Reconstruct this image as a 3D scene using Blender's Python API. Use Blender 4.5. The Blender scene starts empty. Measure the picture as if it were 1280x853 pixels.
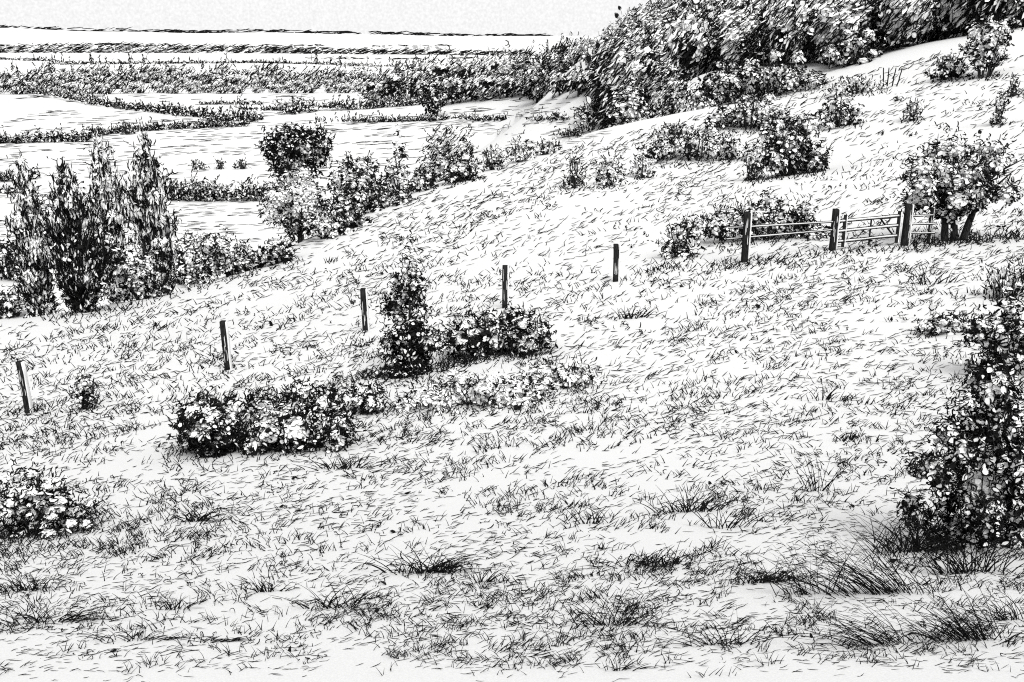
import bpy, math, random
import numpy as np
rng = np.random.default_rng(7)
random.seed(7)
C = bpy.context.scene
COL = C.collection
# ------------------------------------------------------------------ camera
W0, H0 = 1280.0, 853.0
FPX = 1280 * 35.0 / 36.0
PIT = math.atan(0.3027)
CP, SP = math.cos(PIT), math.sin(PIT)
ZC = 42.0                       # eye height above the valley floor
cam = bpy.data.cameras.new('camera'); cam.lens = 35.0; cam.sensor_width = 36.0
cam.clip_start = 0.2; cam.clip_end = 40000
co = bpy.data.objects.new('camera', cam); COL.objects.link(co)
co.location = (0, 0, ZC); co.rotation_euler = (math.pi / 2 - PIT, 0, 0)
C.camera = co

def rays(px, py):
    u = (np.asarray(px, float) - W0 / 2) / FPX
    v = (H0 / 2 - np.asarray(py, float)) / FPX
    return np.stack([u, CP + v * SP, -SP + v * CP], -1)

def at(px, py, Y):
    d = rays(px, py); d = d / d[..., 1:2]
    p = d * np.asarray(Y, float)[..., None] if np.ndim(Y) else d * Y
    return p + np.array([0, 0, ZC])

# ------------------------------------------------------------------ terrain
ctrl = [(640,853,5.0),(0,853,5.2),(1280,853,4.6),(640,700,8.2),(0,700,9),(1280,700,7.5),(640,580,14),(0,580,16),
 (1280,580,12),(30,516,22),(282,466,25),(455,418,29),(630,388,32),(768,352,36),(930,327,38),(1040,312,40),(1130,307,40.5),
 (1280,300,40),(0,430,38),(150,402,46),(0,405,44),(60,396,48),(170,378,52),(380,322,64),(420,290,71),(505,243,90),(600,215,108),(700,185,128),
 (830,152,142),(960,128,150),(1060,108,150),(1150,90,140),(1280,65,130),(500,350,46),(700,280,62),(900,220,86),(1100,200,76),
 (1280,200,62),(1000,170,108),(860,100,190),(1050,84,172),(1110,68,168),(1280,36,160),(750,118,262),(650,98,520),(640,118,460),(600,116,540),(600,101,640),(700,119,350),
 (720,80,312),(860,53,300),(1280,20,300),(1000,45,300)]
cp = at(np.array([c[0] for c in ctrl]), np.array([c[1] for c in ctrl]), np.array([c[2] for c in ctrl]))
extra = [(0,-8,-.2),(-14,-8,-2.2),(14,-8,1.6),(0,-30,4),(-40,-25,0),(40,-25,7),(0,0,-2.05),
 (-45,75,-30),(-90,60,-36),(-28,105,-30),(-18,130,-34),(2,165,-33),(10,210,-36),(25,230,-34),(-60,160,-46),(-120,100,-46),(-60,20,-14),(-110,20,-26),
 (-200,300,-50),(-60,400,-50),(-5,330,-44),(60,660,-14),(60,450,-12),(150,500,2),(300,500,10),(250,300,12),(200,150,8),(120,60,3),(120,0,8),
 (-300,100,-50),(-300,500,-50),(0,850,-50),(300,700,4),(-200,0,-40)]
cp = np.concatenate([cp, np.array(extra, float) + np.array([0, 0, ZC])])
CC = 7.0
def phi(a, b):
    d2 = ((a[:, None, :2] - b[None, :, :2]) ** 2).sum(-1)
    return np.sqrt(d2 + CC * CC)
n = len(cp)
A = np.zeros((n + 3, n + 3)); A[:n, :n] = phi(cp, cp) + np.eye(n) * -0.05
A[:n, n] = 1; A[:n, n + 1:n + 3] = cp[:, :2]; A[n:, :n] = A[:n, n:].T
sol = np.linalg.solve(A, np.concatenate([cp[:, 2], np.zeros(3)]))
def sstep(a, b, x):
    t = np.clip((x - a) / (b - a), 0, 1); return t * t * (3 - 2 * t)
def valley(x, y):
    r = np.hypot(x, y); ang = x / np.maximum(y, 1)
    ridge = (62 - 75 * (ang + .5)) * (1 + .10 * np.sin(ang * 23) + .06 * np.sin(ang * 51 + 1))
    ridge = np.maximum(ridge, 8) + 40
    return 2.0 + ridge * sstep(4300, 7200, r) + .0 * x
def height(x, y):
    x = np.asarray(x, float); y = np.asarray(y, float); sh = x.shape
    x = x.ravel(); y = y.ravel(); out = np.empty_like(x)
    for i in range(0, len(x), 40000):
        xs, ys = x[i:i + 40000], y[i:i + 40000]
        q = np.stack([xs, ys], -1); r = np.hypot(xs, ys); v = valley(xs, ys)
        h = np.full_like(xs, -30.0); near = r < 1000
        if near.any():
            qn = q[near]
            hn = phi(qn, cp) @ sol[:n] + sol[n] + qn @ sol[n + 1:]
            wgt = 1 - sstep(680, 980, r[near])
            h[near] = hn * wgt - 30 * (1 - wgt)
        rr = np.hypot(xs, ys); k = 1.6 + np.clip(rr - 120, 0, 500) * .014; m = np.maximum(h, v)
        out[i:i + 40000] = m + k * np.log(np.exp((h - m) / k) + np.exp((v - m) / k))
    return out.reshape(sh)

_t = np.geomspace(2.0, 9000, 420)
def hit(px, py):
    """ground points seen through the given pixels, and their forward distance (nan = sky)"""
    px = np.atleast_1d(np.asarray(px, float)); py = np.atleast_1d(np.asarray(py, float))
    P = np.full((len(px), 3), np.nan)
    for i in range(0, len(px), 4000):
        d = rays(px[i:i + 4000], py[i:i + 4000]); d = d / d[:, 1:2]
        X = d[:, 0:1] * _t; Z = ZC + d[:, 2:3] * _t; Y = np.broadcast_to(_t, X.shape)
        g = Z - _grid(X, Y)
        below = g < 0; any_ = below.any(1); k = np.argmax(below, 1); k = np.maximum(k, 1)
        ar = np.arange(len(k)); g0 = g[ar, k - 1]; g1 = g[ar, k]
        f = g0 / (g0 - g1); t = _t[k - 1] + f * (_t[k] - _t[k - 1])
        q = np.stack([d[:, 0] * t, t, ZC + d[:, 2] * t], -1); q[~any_] = np.nan
        P[i:i + 4000] = q
    return P
# polar lookup grid of the height function (also the ground mesh)
NR, NA, AMAX = 230, 200, math.radians(62)
gr = np.concatenate([np.geomspace(1.2, 900, 175), np.geomspace(920, 14000, NR - 175)])
ga = np.linspace(-AMAX, AMAX, NA)
GX = gr[:, None] * np.sin(ga)[None]; GY = gr[:, None] * np.cos(ga)[None]
GZ = height(GX, GY)
def _grid(x, y):
    r = np.hypot(x, y); a = np.arctan2(x, y)
    fi = np.clip(np.interp(r, gr, np.arange(NR)), 0, NR - 1.001); fj = np.clip((a + AMAX) / (2 * AMAX) * (NA - 1), 0, NA - 1.001)
    i = fi.astype(int); j = fj.astype(int); a_ = fi - i; b_ = fj - j
    return (GZ[i, j] * (1 - a_) * (1 - b_) + GZ[i + 1, j] * a_ * (1 - b_) + GZ[i, j + 1] * (1 - a_) * b_ + GZ[i + 1, j + 1] * a_ * b_)
def ground(x, y): return _grid(np.asarray(x, float), np.asarray(y, float))
def mpp(P): return np.asarray(P)[..., 1] * 1.03 / FPX      # metres per pixel at that distance

# ------------------------------------------------------------------ materials
def mat(name, a, b, scale=8.0, detail=3.0, stretch=None):
    m = bpy.data.materials.new(name); m.use_nodes = True
    nt = m.node_tree; bs = nt.nodes['Principled BSDF']
    bs.inputs['Roughness'].default_value = 1.0; bs.inputs['Specular IOR Level'].default_value = 0.0
    tc = nt.nodes.new('ShaderNodeTexCoord'); nz = nt.nodes.new('ShaderNodeTexNoise'); cr = nt.nodes.new('ShaderNodeValToRGB')
    nz.inputs['Scale'].default_value = scale; nz.inputs['Detail'].default_value = detail
    if stretch:
        mp = nt.nodes.new('ShaderNodeMapping'); mp.inputs['Scale'].default_value = stretch
        nt.links.new(tc.outputs['Object'], mp.inputs['Vector']); nt.links.new(mp.outputs['Vector'], nz.inputs['Vector'])
    else:
        nt.links.new(tc.outputs['Object'], nz.inputs['Vector'])
    cr.color_ramp.elements[0].position = .35; cr.color_ramp.elements[1].position = .65
    cr.color_ramp.elements[0].color = (a, a, a, 1); cr.color_ramp.elements[1].color = (b, b, b, 1)
    nt.links.new(nz.outputs['Fac'], cr.inputs['Fac']); nt.links.new(cr.outputs['Color'], bs.inputs['Base Color'])
    return m
M_GROUND = mat('pale_turf', .57, .63, 70.0, 4.0)
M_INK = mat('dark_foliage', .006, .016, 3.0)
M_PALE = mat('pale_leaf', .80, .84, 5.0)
M_BARK = mat('dark_bark', .006, .05, 7.0, 3, (6, 6, .6))
M_WOODD = mat('weathered_wood_and_shade', .005, .03, 9.0, 4, (9, 9, .7))
M_WOODP = mat('lit_side_grain_wood', .55, .8, 9.0, 4, (9, 9, .7))
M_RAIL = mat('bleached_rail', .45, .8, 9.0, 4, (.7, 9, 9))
MATS = [M_INK, M_PALE]

# ------------------------------------------------------------------ mesh helpers
class MB:
    def __init__(s): s.V = []; s.Q = []; s.M = []; s.n = 0
    def add(s, v, q, m):
        s.V.append(v.reshape(-1, 3)); s.Q.append(q.reshape(-1, 4) + s.n); s.M.append(np.full(q.size // 4, m, np.int32)); s.n += v.size // 3
    def build(s, name, mats, parent=None, loc=None):
        V = np.concatenate(s.V).astype(np.float32); Q = np.concatenate(s.Q).astype(np.int32); M = np.concatenate(s.M)
        me = bpy.data.meshes.new(name)
        me.vertices.add(len(V)); me.vertices.foreach_set('co', V.ravel())
        me.loops.add(Q.size); me.loops.foreach_set('vertex_index', Q.ravel())
        me.polygons.add(len(Q)); me.polygons.foreach_set('loop_start', np.arange(0, Q.size, 4, dtype=np.int32))
        for m in mats: me.materials.append(m)
        me.polygons.foreach_set('material_index', M)
        me.update(calc_edges=True); me.validate()
        o = bpy.data.objects.new(name, me); COL.objects.link(o)
        if parent is not None: o.parent = parent
        if loc is not None: o.location = loc
        return o

def unit(v): return v / np.maximum(np.linalg.norm(v, axis=-1, keepdims=True), 1e-9)
def rdir(k):
    return unit(rng.normal(size=(k, 3)))

def tubes(mb, P, R, m=0, sides=3):
    """P (N,K,3) polylines with radii R (N,K): thin solid strokes"""
    N, K, _ = P.shape
    T = unit(np.gradient(P, axis=1))
    ref = unit(rng.normal(size=(N, 1, 3)))
    a = unit(np.cross(T, ref)); b = np.cross(T, a)
    ang = np.arange(sides) * 2 * math.pi / sides
    V = P[:, :, None] + R[:, :, None, None] * (np.cos(ang)[:, None] * a[:, :, None] + np.sin(ang)[:, None] * b[:, :, None])
    base = (np.arange(N)[:, None, None] * K + np.arange(K - 1)[None, :, None]) * sides
    s0 = np.arange(sides)[None, None]; s1 = (s0 + 1) % sides
    q = np.stack([base + s0, base + s1, base + sides + s1, base + sides + s0], -1)
    mb.add(V, q, m)

def frames(O):
    O = unit(O); r = rdir(len(O)); B = unit(np.cross(O, r)); Nn = np.cross(O, B)
    return O, B, Nn

def leaves(mb, P, O, L, Wd, wpx, dark, rim=True, bend=.25, face=True, nrm=None):
    """leaf blades with a dark rim along part of the edge; dark: bool mask of dark leaves"""
    k = len(P); 
    if k == 0: return
    A_, B_, N_ = frames(O)
    if nrm is not None:                      # leaves turn their faces outwards and up to the light
        N_ = unit(unit(nrm) + rdir(k) * .45); A_ = unit(O - (O * N_).sum(-1, keepdims=True) * N_); B_ = np.cross(N_, A_)
    L = np.broadcast_to(L, (k,)) * rng.uniform(.65, 1.25, k); Wd = np.broadcast_to(Wd, (k,)) * rng.uniform(.7, 1.3, k)
    def pt(u, v, h): return P[:, None] + (u * L[:, None])[..., None] * A_[:, None] + (v * Wd[:, None])[..., None] * B_[:, None] + (h * L[:, None])[..., None] * N_[:, None]
    bd = rng.uniform(-bend, bend, (k, 1))
    u = np.array([[-.5, -.15, .22, .5, .22, -.15]]); v = np.array([[0, .5, .4, 0, -.4, -.5]])
    V = pt(np.broadcast_to(u, (k, 6)), np.broadcast_to(v, (k, 6)), bd * (u ** 2 * 4) + .08 * np.abs(v))
    b = np.arange(k)[:, None, None] * 6
    q = b + np.array([[[0, 1, 2, 3], [0, 3, 4, 5]]])
    for mm, sel in ((0, dark), (1, ~dark & face)):
        if sel.any():
            vv = V[sel]; qq = np.arange(sel.sum())[:, None, None] * 6 + np.array([[[0, 1, 2, 3], [0, 3, 4, 5]]])
            mb.add(vv, qq, mm)
    if rim:
        K = 7
        a0 = rng.uniform(0, 2 * math.pi, (k, 1)); sp = rng.uniform(.22, .78, (k, 1)) * 2 * math.pi
        th = a0 + sp * np.linspace(0, 1, K)[None]
        uu = .54 * np.cos(th); vv = .54 * np.sin(th) * (1 - .35 * np.cos(th))
        Pp = pt(uu, vv, bd * (uu ** 2 * 4) + .08 * np.abs(vv) + .02)
        taper = np.array([.5, .9, 1.1, 1.15, 1.1, .8, .4])[None] * rng.uniform(.7, 1.3, (k, 1))
        tubes(mb, Pp, taper * np.broadcast_to(wpx, (k,))[:, None] * .55, 0)

def strokes(mb, P, D, L, wpx, curl=.25, K=5, m=0):
    k = len(P)
    if k == 0: return
    D = unit(D); B = unit(np.cross(D, rdir(k)))
    L = np.broadcast_to(L, (k,)) * rng.uniform(.6, 1.35, k)
    t = np.linspace(-.5, .5, K)[None]
    c1 = rng.normal(0, curl, (k, 1)); c2 = rng.normal(0, curl * .5, (k, 1))
    off = c1 * (4 * t * t - .5) + c2 * np.sin(t * 6)
    Pp = P[:, None] + (t * L[:, None])[..., None] * D[:, None] + (off * L[:, None] * .5)[..., None] * B[:, None]
    tp = np.interp(np.linspace(0, 1, K), [0, .25, .7, 1], [.75, 1.1, .95, .35])[None] * rng.uniform(.7, 1.35, (k, 1))
    tubes(mb, Pp, tp * np.broadcast_to(wpx, (k,))[:, None] * .55, m)

# smooth value noise
_lat = rng.random((32, 32, 32))
def noise3(p):
    p = np.asarray(p, float); i = np.floor(p).astype(int); f = p - i; f = f * f * (3 - 2 * f); r = 0
    for dx in (0, 1):
        for dy in (0, 1):
            for dz in (0, 1):
                w = (f[..., 0] if dx else 1 - f[..., 0]) * (f[..., 1] if dy else 1 - f[..., 1]) * (f[..., 2] if dz else 1 - f[..., 2])
                r = r + w * _lat[(i[..., 0] + dx) % 32, (i[..., 1] + dy) % 32, (i[..., 2] + dz) % 32]
    return r

# ------------------------------------------------------------------ tagging
def tag(o, label=None, cat=None, group=None, kind=None):
    if label: o['label'] = label
    if cat: o['category'] = cat
    if group: o['group'] = group
    if kind: o['kind'] = kind
    return o
def thing(name, label, cat, loc, group=None):
    o = bpy.data.objects.new(name, None); COL.objects.link(o); o.location = [float(v) for v in loc]
    o.empty_display_size = .3
    return tag(o, label, cat, group)

# ------------------------------------------------------------------ setting
g = MB()
idx = np.arange(NR * NA).reshape(NR, NA)
q = np.stack([idx[:-1, :-1], idx[1:, :-1], idx[1:, 1:], idx[:-1, 1:]], -1)[:, :, ::-1]
g.add(np.stack([GX, GY, GZ], -1), q, 0)
go = g.build('ground', [M_GROUND]); tag(go, kind='structure')
for p in go.data.polygons: p.use_smooth = True

# ------------------------------------------------------------------ foliage
HATCH = np.array([.72, .1, .75])
def shell(blobs, k, lo=.72, hi=1.05, zmin=0.02):
    b = np.array(blobs, float)
    ar = (b[:, 3] * b[:, 5]) + (b[:, 3] * b[:, 4]) ; pr = ar / ar.sum()
    out = []; nr = []
    need = k
    for _ in range(6):
        i = rng.choice(len(b), need * 2, p=pr); d = rdir(need * 2); r = rng.uniform(lo, hi, need * 2)
        p = b[i, :3] + d * b[i, 3:] * r[:, None]
        dd = (((p[:, None] - b[None, :, :3]) / b[None, :, 3:]) ** 2).sum(-1); dd[np.arange(len(i)), i] = 9
        ok = (p[:, 2] > zmin) & (dd.min(1) > .45)
        out.append(p[ok][:need]); nr.append(unit(d / b[i, 3:])[ok][:need]); need -= len(out[-1])
        if need <= 0: break
    return np.concatenate(out), np.concatenate(nr)

def shape_blobs(shape, Wm, Hm, Dm):
    B = []
    U = rng.uniform
    if shape == 'dome':                      # low rounded shrub
        B.append((0, 0, Hm * .36, Wm * .28, Dm * .28, Hm * .36))
        for _ in range(24):
            a = U(0, 6.28); q = U(.2, 1.12) ** .8; z = U(.08, 1) * math.sqrt(max(.06, 1.2 - q * q)) * .86
            rr = U(.06, .15)
            B.append((math.cos(a) * Wm * .40 * q, math.sin(a) * Dm * .40 * q, Hm * z * .92, Wm * rr, Dm * rr, Hm * rr * U(.8, 1.2)))
    elif shape == 'wide':                    # spreading thicket
        for i in range(30):
            x = (U(0, 1) - .5) * .96; e = math.sqrt(max(.06, 1 - (2 * x) ** 2)) * U(.55, 1.08)
            B.append((Wm * x, Dm * U(-.3, .3), Hm * e * U(.12, .78), Wm * U(.05, .10), Dm * U(.10, .2), Hm * U(.10, .2)))
        for i in range(5):
            x = (i - 2) * .16; e = math.sqrt(1 - (2 * x) ** 2)
            B.append((Wm * x, 0, Hm * .3 * e, Wm * .13, Dm * .25, Hm * .3 * e))
    elif shape == 'round':                   # round crowned tree
        B.append((0, 0, Hm * .5, Wm * .38, Dm * .38, Hm * .40))
        for _ in range(16):
            d = rdir(1)[0]; s = U(.13, .22)
            B.append((d[0] * Wm * .31, d[1] * Dm * .31, Hm * .52 + d[2] * Hm * .31, Wm * s, Dm * s, Hm * s * .9))
    elif shape == 'column':                  # tall upright
        for i in range(14):
            t = (i + .5) / 14; wv = (math.sin(math.pi * min(1, t * .86 + .16)) ** .7)
            for s in (-1, 1):
                B.append((s * Wm * .2 * wv * U(.2, 1.1), Dm * U(-.2, .2) * wv, Hm * (.03 + t * .91), Wm * .25 * wv * U(.7, 1.15) + .02, Dm * .25 * wv + .02, Hm * U(.05, .085)))
    elif shape == 'cone':                    # sapling, wide foot and narrow top
        for i in range(14):
            t = (i + .5) / 14; wv = (1 - t) ** .8 * .95 + .16
            for s in (-1, 1):
                B.append((s * Wm * .2 * wv * U(.1, 1.4), Dm * U(-.25, .25) * wv, Hm * (t * .94), Wm * .17 * wv * U(.5, 1.3), Dm * .17 * wv, Hm * U(.03, .07)))
    elif shape == 'ragged':                  # loose bush of many small unequal sprays
        for i in range(60):
            t = U(.03, 1) ** 1.15; e = min(1, .72 + 1.1 * t) * math.sqrt(max(.03, 1 - t ** 2.2)); a = U(0, 6.28); q = U(.1, 1.1) ** .6
            B.append((math.cos(a) * Wm * .45 * e * q, math.sin(a) * Dm * .42 * e * q, Hm * t * .93, Wm * U(.04, .095), Dm * U(.04, .095), Hm * U(.04, .08)))
        B.append((0, 0, Hm * .42, Wm * .24, Dm * .24, Hm * .3))
    elif shape == 'crown':                   # crown carried on a trunk
        B.append((0, 0, Hm * .62, Wm * .26, Dm * .26, Hm * .24))
        for _ in range(34):
            d = rdir(1)[0]; q = U(.65, 1.12); s = U(.06, .15)
            B.append((d[0] * Wm * .38 * q, d[1] * Dm * .38 * q, Hm * .58 + d[2] * Hm * .33 * q, Wm * s, Dm * s, Hm * s * .8))
    return B

def foliage_mesh(name, blobs, area, u, parent, style='leaf', dens=1.0, dark=.2, core_dark=.1, el=9.0, wl=1.5, low=.35, core=1.0, hatchdir=None, stray=.12, loc=None, clump=None):
    """u metres per photo pixel at the plant; area in photo pixels; el element length and wl stroke width in pixels"""
    mb = MB(); b = np.array(blobs); top = (b[:, 2] + b[:, 5]).max(); bot = max(0.0, (b[:, 2] - b[:, 5]).min()); el = el * (.74 if style == 'flame' else .76); wl = wl * .86
    L = el * u; w = wl * u
    cs = (clump or (u * 9 if style == 'flame' else 0)) or max((top - bot) * .17, el * u * 1.4)
    seed = rng.uniform(0, 20, 3)
    # inner mass: many leaf clumps inside every lobe
    kc = int(max(60, area / 4.2) * core)
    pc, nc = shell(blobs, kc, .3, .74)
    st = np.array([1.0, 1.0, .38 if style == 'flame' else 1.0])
    dk = noise3(pc * st / cs + seed) < (.5 + (core_dark - .5) * .8 - .25 * ((pc[:, 2] - bot) / (top - bot) - .45) * low * 2)  # dark inner leaves, more towards the foot: shade put into leaf colour
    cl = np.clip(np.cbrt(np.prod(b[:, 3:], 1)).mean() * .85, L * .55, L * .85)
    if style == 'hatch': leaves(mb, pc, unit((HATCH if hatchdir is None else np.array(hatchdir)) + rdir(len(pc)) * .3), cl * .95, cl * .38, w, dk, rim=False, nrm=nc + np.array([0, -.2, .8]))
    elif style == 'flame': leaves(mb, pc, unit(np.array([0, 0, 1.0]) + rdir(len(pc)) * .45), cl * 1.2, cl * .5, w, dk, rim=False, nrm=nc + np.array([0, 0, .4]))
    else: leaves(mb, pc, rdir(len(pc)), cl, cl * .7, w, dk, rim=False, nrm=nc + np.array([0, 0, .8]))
    k = int(dens * area / (7.5 if style == 'flame' else 8.0))
    P, Nn = shell(blobs, k, .72, 1.06)
    P = P + Nn * (L * np.where(rng.random(len(P)) < .22, rng.uniform(0, 1.1, len(P)), 0))[:, None]
    k = len(P)
    nz = noise3(P * st / cs + seed)
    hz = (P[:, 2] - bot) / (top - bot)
    pd = np.clip(dark - .10 + 1.7 * (nz - .5) + low * (.40 - hz), 0, .94)  # fewer dark leaves higher up, so crown tops look lit by colour
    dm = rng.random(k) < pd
    up = np.array([0, 0, 1.0])
    if style in ('leaf', 'curl'):
        O = unit(Nn * .5 + rdir(k) * .9 + up * .25)
        ratio = .5 if style == 'leaf' else .75
        show = rng.random(k) < np.clip(.50 + pd * 1.1, 0, 1); P, Nn, O, dm, pd = P[show], Nn[show], O[show], dm[show], pd[show]; k = len(P)
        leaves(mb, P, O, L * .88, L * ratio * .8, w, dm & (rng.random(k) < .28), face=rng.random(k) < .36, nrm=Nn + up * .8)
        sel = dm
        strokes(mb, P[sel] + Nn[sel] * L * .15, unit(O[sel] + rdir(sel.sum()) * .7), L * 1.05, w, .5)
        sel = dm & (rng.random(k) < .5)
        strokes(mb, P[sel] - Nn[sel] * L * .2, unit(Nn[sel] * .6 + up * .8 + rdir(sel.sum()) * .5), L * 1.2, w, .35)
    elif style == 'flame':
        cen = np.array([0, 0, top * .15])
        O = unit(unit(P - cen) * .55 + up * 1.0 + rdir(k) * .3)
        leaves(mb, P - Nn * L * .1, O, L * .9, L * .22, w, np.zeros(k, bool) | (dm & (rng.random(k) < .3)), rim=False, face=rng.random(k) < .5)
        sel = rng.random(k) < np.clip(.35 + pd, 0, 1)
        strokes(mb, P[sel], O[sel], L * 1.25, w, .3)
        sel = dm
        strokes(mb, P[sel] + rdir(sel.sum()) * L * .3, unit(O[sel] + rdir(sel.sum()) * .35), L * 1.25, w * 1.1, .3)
    elif style == 'hatch':
        hd = HATCH if hatchdir is None else np.array(hatchdir)
        O = unit(hd + rdir(k) * .28)
        lf = rng.random(k) < .5
        leaves(mb, P[lf] - Nn[lf] * L * .12, O[lf], L * .9, L * .3, w, np.zeros(lf.sum(), bool), rim=False, nrm=Nn[lf] + up * .8)
        sel = rng.random(k) < np.clip(pd * 1.7 + .22, 0, 1)
        strokes(mb, P[sel] + Nn[sel] * L * .12, O[sel], L * 1.3, w, .14, K=4)
        sel = rng.random(k) < .16
        leaves(mb, P[sel] + Nn[sel] * L * .1, unit(Nn[sel] + rdir(sel.sum())), L * .5, L * .38, w, np.zeros(sel.sum(), bool))
    elif style == 'needle':
        O = unit(Nn * .8 + up * .45 + rdir(k) * .5)
        leaves(mb, P - Nn * L * .2, rdir(k), L * .7, L * .5, w, np.zeros(k, bool), rim=False)
        sel = rng.random(k) < np.clip(.3 + pd, 0, 1)
        strokes(mb, P[sel], O[sel], L, w, .35)
    # loose leaves and twig tips that break the outline
    ks = int(k * stray)
    if ks > 3:
        i = rng.integers(0, k, ks); pp = P[i] + Nn[i] * L * rng.uniform(.3, 2.0, (ks, 1)) + up * L * .35
        leaves(mb, pp, unit(Nn[i] + rdir(ks) * .8 + up * .3), L * .8, L * .5, w, rng.random(ks) < .03, face=rng.random(ks) < .5)
        strokes(mb, (pp + P[i]) / 2, pp - P[i], L * .9, w * .8, .2)
    return mb.build(name, MATS, parent, loc)

def stems_mesh(name, Wm, Hm, u, parent, kind='bush', trunk_r=None, forks=2):
    """trunk and limbs as tapered tubes"""
    mb = MB(); K = 7
    def limb(p0, p1, r0, r1, wig):
        t = np.linspace(0, 1, K)[:, None]
        off = np.cumsum(rng.normal(0, wig, (K, 3)), 0); off -= off[0] ; 
        P = (np.array(p0) * (1 - t) + np.array(p1) * t + off * t * (1.2 - t))[None]
        tubes(mb, P, np.linspace(r0, r1, K)[None], 0, 7); return P[0]
    if kind == 'bush':
        for _ in range(9):
            a = rng.uniform(0, 6.28); s = rng.uniform(.1, .32)
            limb((math.cos(a) * Wm * .06, math.sin(a) * Wm * .06, -.1 * Hm), (math.cos(a) * Wm * s, math.sin(a) * Wm * s, Hm * rng.uniform(.45, .8)), 1.3 * u, .4 * u, Wm * .02)
    else:
        r = trunk_r
        for f in range(forks):
            x0 = (f - (forks - 1) / 2) * r * 2.3
            lean = (f - (forks - 1) / 2) * Wm * .09 + rng.normal(0, Wm * .02)
            Q = limb((x0, 0, -.06 * Hm), (x0 + lean, rng.normal(0, .03) * Wm, Hm * .55), r * 1.15, r * .55, r * .35)
            for j in range(5):
                b = Q[3 + j % 4]; a = rng.uniform(0, 6.28)
                limb(b, b + np.array([math.cos(a) * Wm * .3, math.sin(a) * Wm * .25, Hm * rng.uniform(.12, .32)]), r * .5, r * .12, r * .3)
    return mb.build(name, [M_BARK], parent)

FRINGE = []
def plant(name, label, cat, px, py, w, h, shape, group=None, style='leaf', trunk=None, depth=.8, dx=0, parts=('foliage', 'stems'), Y=None, **kw):
    P = hit(px, py)[0] if Y is None else np.array([at(px, py, Y)[0], Y, 0])
    if Y is not None: P[2] = ground(P[0], P[1])
    u = float(mpp(P)); Wm, Hm = w * u, h * u / .97; Dm = Wm * depth
    if Y is not None: Hm = max(Hm, float(at(px, py - h, Y)[2] - P[2]))
    P = P + np.array([0, Dm * .25, 0]); P[2] = float(ground(P[0], P[1]))
    FRINGE.append((px, py, w)) if Y is None else None
    t = thing(name, label, cat, P, group)
    hc = h * u / .97; lift = max(0.0, Hm - hc) if parts[0] == 'crown' and shape == 'round' else 0.0
    if lift < .6 * hc: lift = 0.0
    if lift > 0: B = [(b[0], b[1], b[2] + lift) + tuple(b[3:]) for b in shape_blobs(shape, Wm, hc, Dm)]
    else: B = shape_blobs(shape, Wm, Hm, Dm)
    foliage_mesh(parts[0], B, w * h, u, t, style, **kw)
    if trunk: stems_mesh(parts[1], Wm, Hm, u, t, 'tree', trunk[0] * u, trunk[1])
    else: stems_mesh(parts[1], Wm, Hm, u, t)
    return t
TP = ('crown', 'trunk')

# --- the willows at the foot of the slope, left
plant('willow_tree', 'narrow willow at the far left, shortest of the tall clump below the slope', 'tree', 44, 372, 60, 187, 'column', style='flame', dens=1, dark=.42, core_dark=.1, el=11, wl=1.3, trunk=(3, 1), parts=TP, Y=52)
plant('willow_tree', 'broad dark-footed willow in front of the tall clump, its base on the meadow edge', 'tree', 96, 388, 88, 192, 'column', style='flame', dens=1.1, dark=.6, core_dark=.32, el=12, wl=1.4, low=.9, trunk=(4, 1), parts=TP, Y=49)
plant('willow_tree', 'tall slender willow rising behind the broad dark one', 'tree', 138, 335, 58, 182, 'column', style='flame', dens=1.0, dark=.42, core_dark=.1, el=12, wl=1.3, trunk=(3, 1), parts=TP, Y=60)
plant('willow_tree', 'tall willow with bare pale stems at its foot, rightmost of the tall clump', 'tree', 188, 322, 66, 172, 'column', style='flame', dens=1.0, dark=.44, core_dark=.1, el=12, wl=1.3, trunk=(3, 3), parts=TP, Y=60)
# --- low shrubs along the edge
G1 = 'shrubs along the foot of the meadow'
for a in [('dense dark shrub at the left border beside the narrow willow', 8, 352, 66, 60, .45, 'leaf'),
          ('small rounded shrub at the left border below the dense dark one', 12, 399, 60, 44, .35, 'leaf'),
          ('light leafy shrub at the right foot of the broad dark willow', 172, 376, 78, 66, .2, 'curl'),
          ('leafy shrub below the willow with bare pale stems', 225, 358, 84, 62, .26, 'curl'),
          ('low spreading shrub right of the willow clump, on the meadow edge', 286, 346, 80, 50, .24, 'curl'),
          ('dark low shrub below the two round trees', 346, 331, 66, 38, .42, 'leaf'),
          ('pale scrubby shrub behind the low ones, left of the round light tree', 258, 322, 90, 40, .12, 'curl')]:
    plant('shrub', a[0], 'shrub', a[1], a[2], a[3], a[4], 'dome' if a[3] < 80 else 'wide', G1, a[6], dark=a[5], el=8, wl=1.35, core_dark=.15, low=.5)
# --- round trees
plant('round_tree', 'dark round-headed tree standing behind the light round one', 'tree', 369, 228, 92, 82, 'round', None, 'curl', dark=.66, core_dark=.5, el=7, wl=1.3, trunk=(3, 1), parts=TP, Y=84, low=.1)
plant('round_tree', 'light round tree with pale right side in front of the dark round-headed one', 'tree', 370, 300, 100, 100, 'round', None, 'curl', dark=.2, core_dark=.1, el=7, wl=1.2, trunk=(3, 1), parts=TP, Y=72, low=1.1)
plant('shrub', 'low leafy shrub right of the light round tree, on the meadow edge', 'shrub', 408, 300, 66, 44, 'dome', G1, 'leaf', dark=.3, el=8, wl=1.35, core_dark=.15, low=.5)
plant('shrub', 'small dark shrub between the light round tree and the cluster beside it', 'shrub', 436, 288, 60, 40, 'dome', G1, 'leaf', dark=.45, el=8, wl=1.35, core_dark=.2, low=.5)
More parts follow.
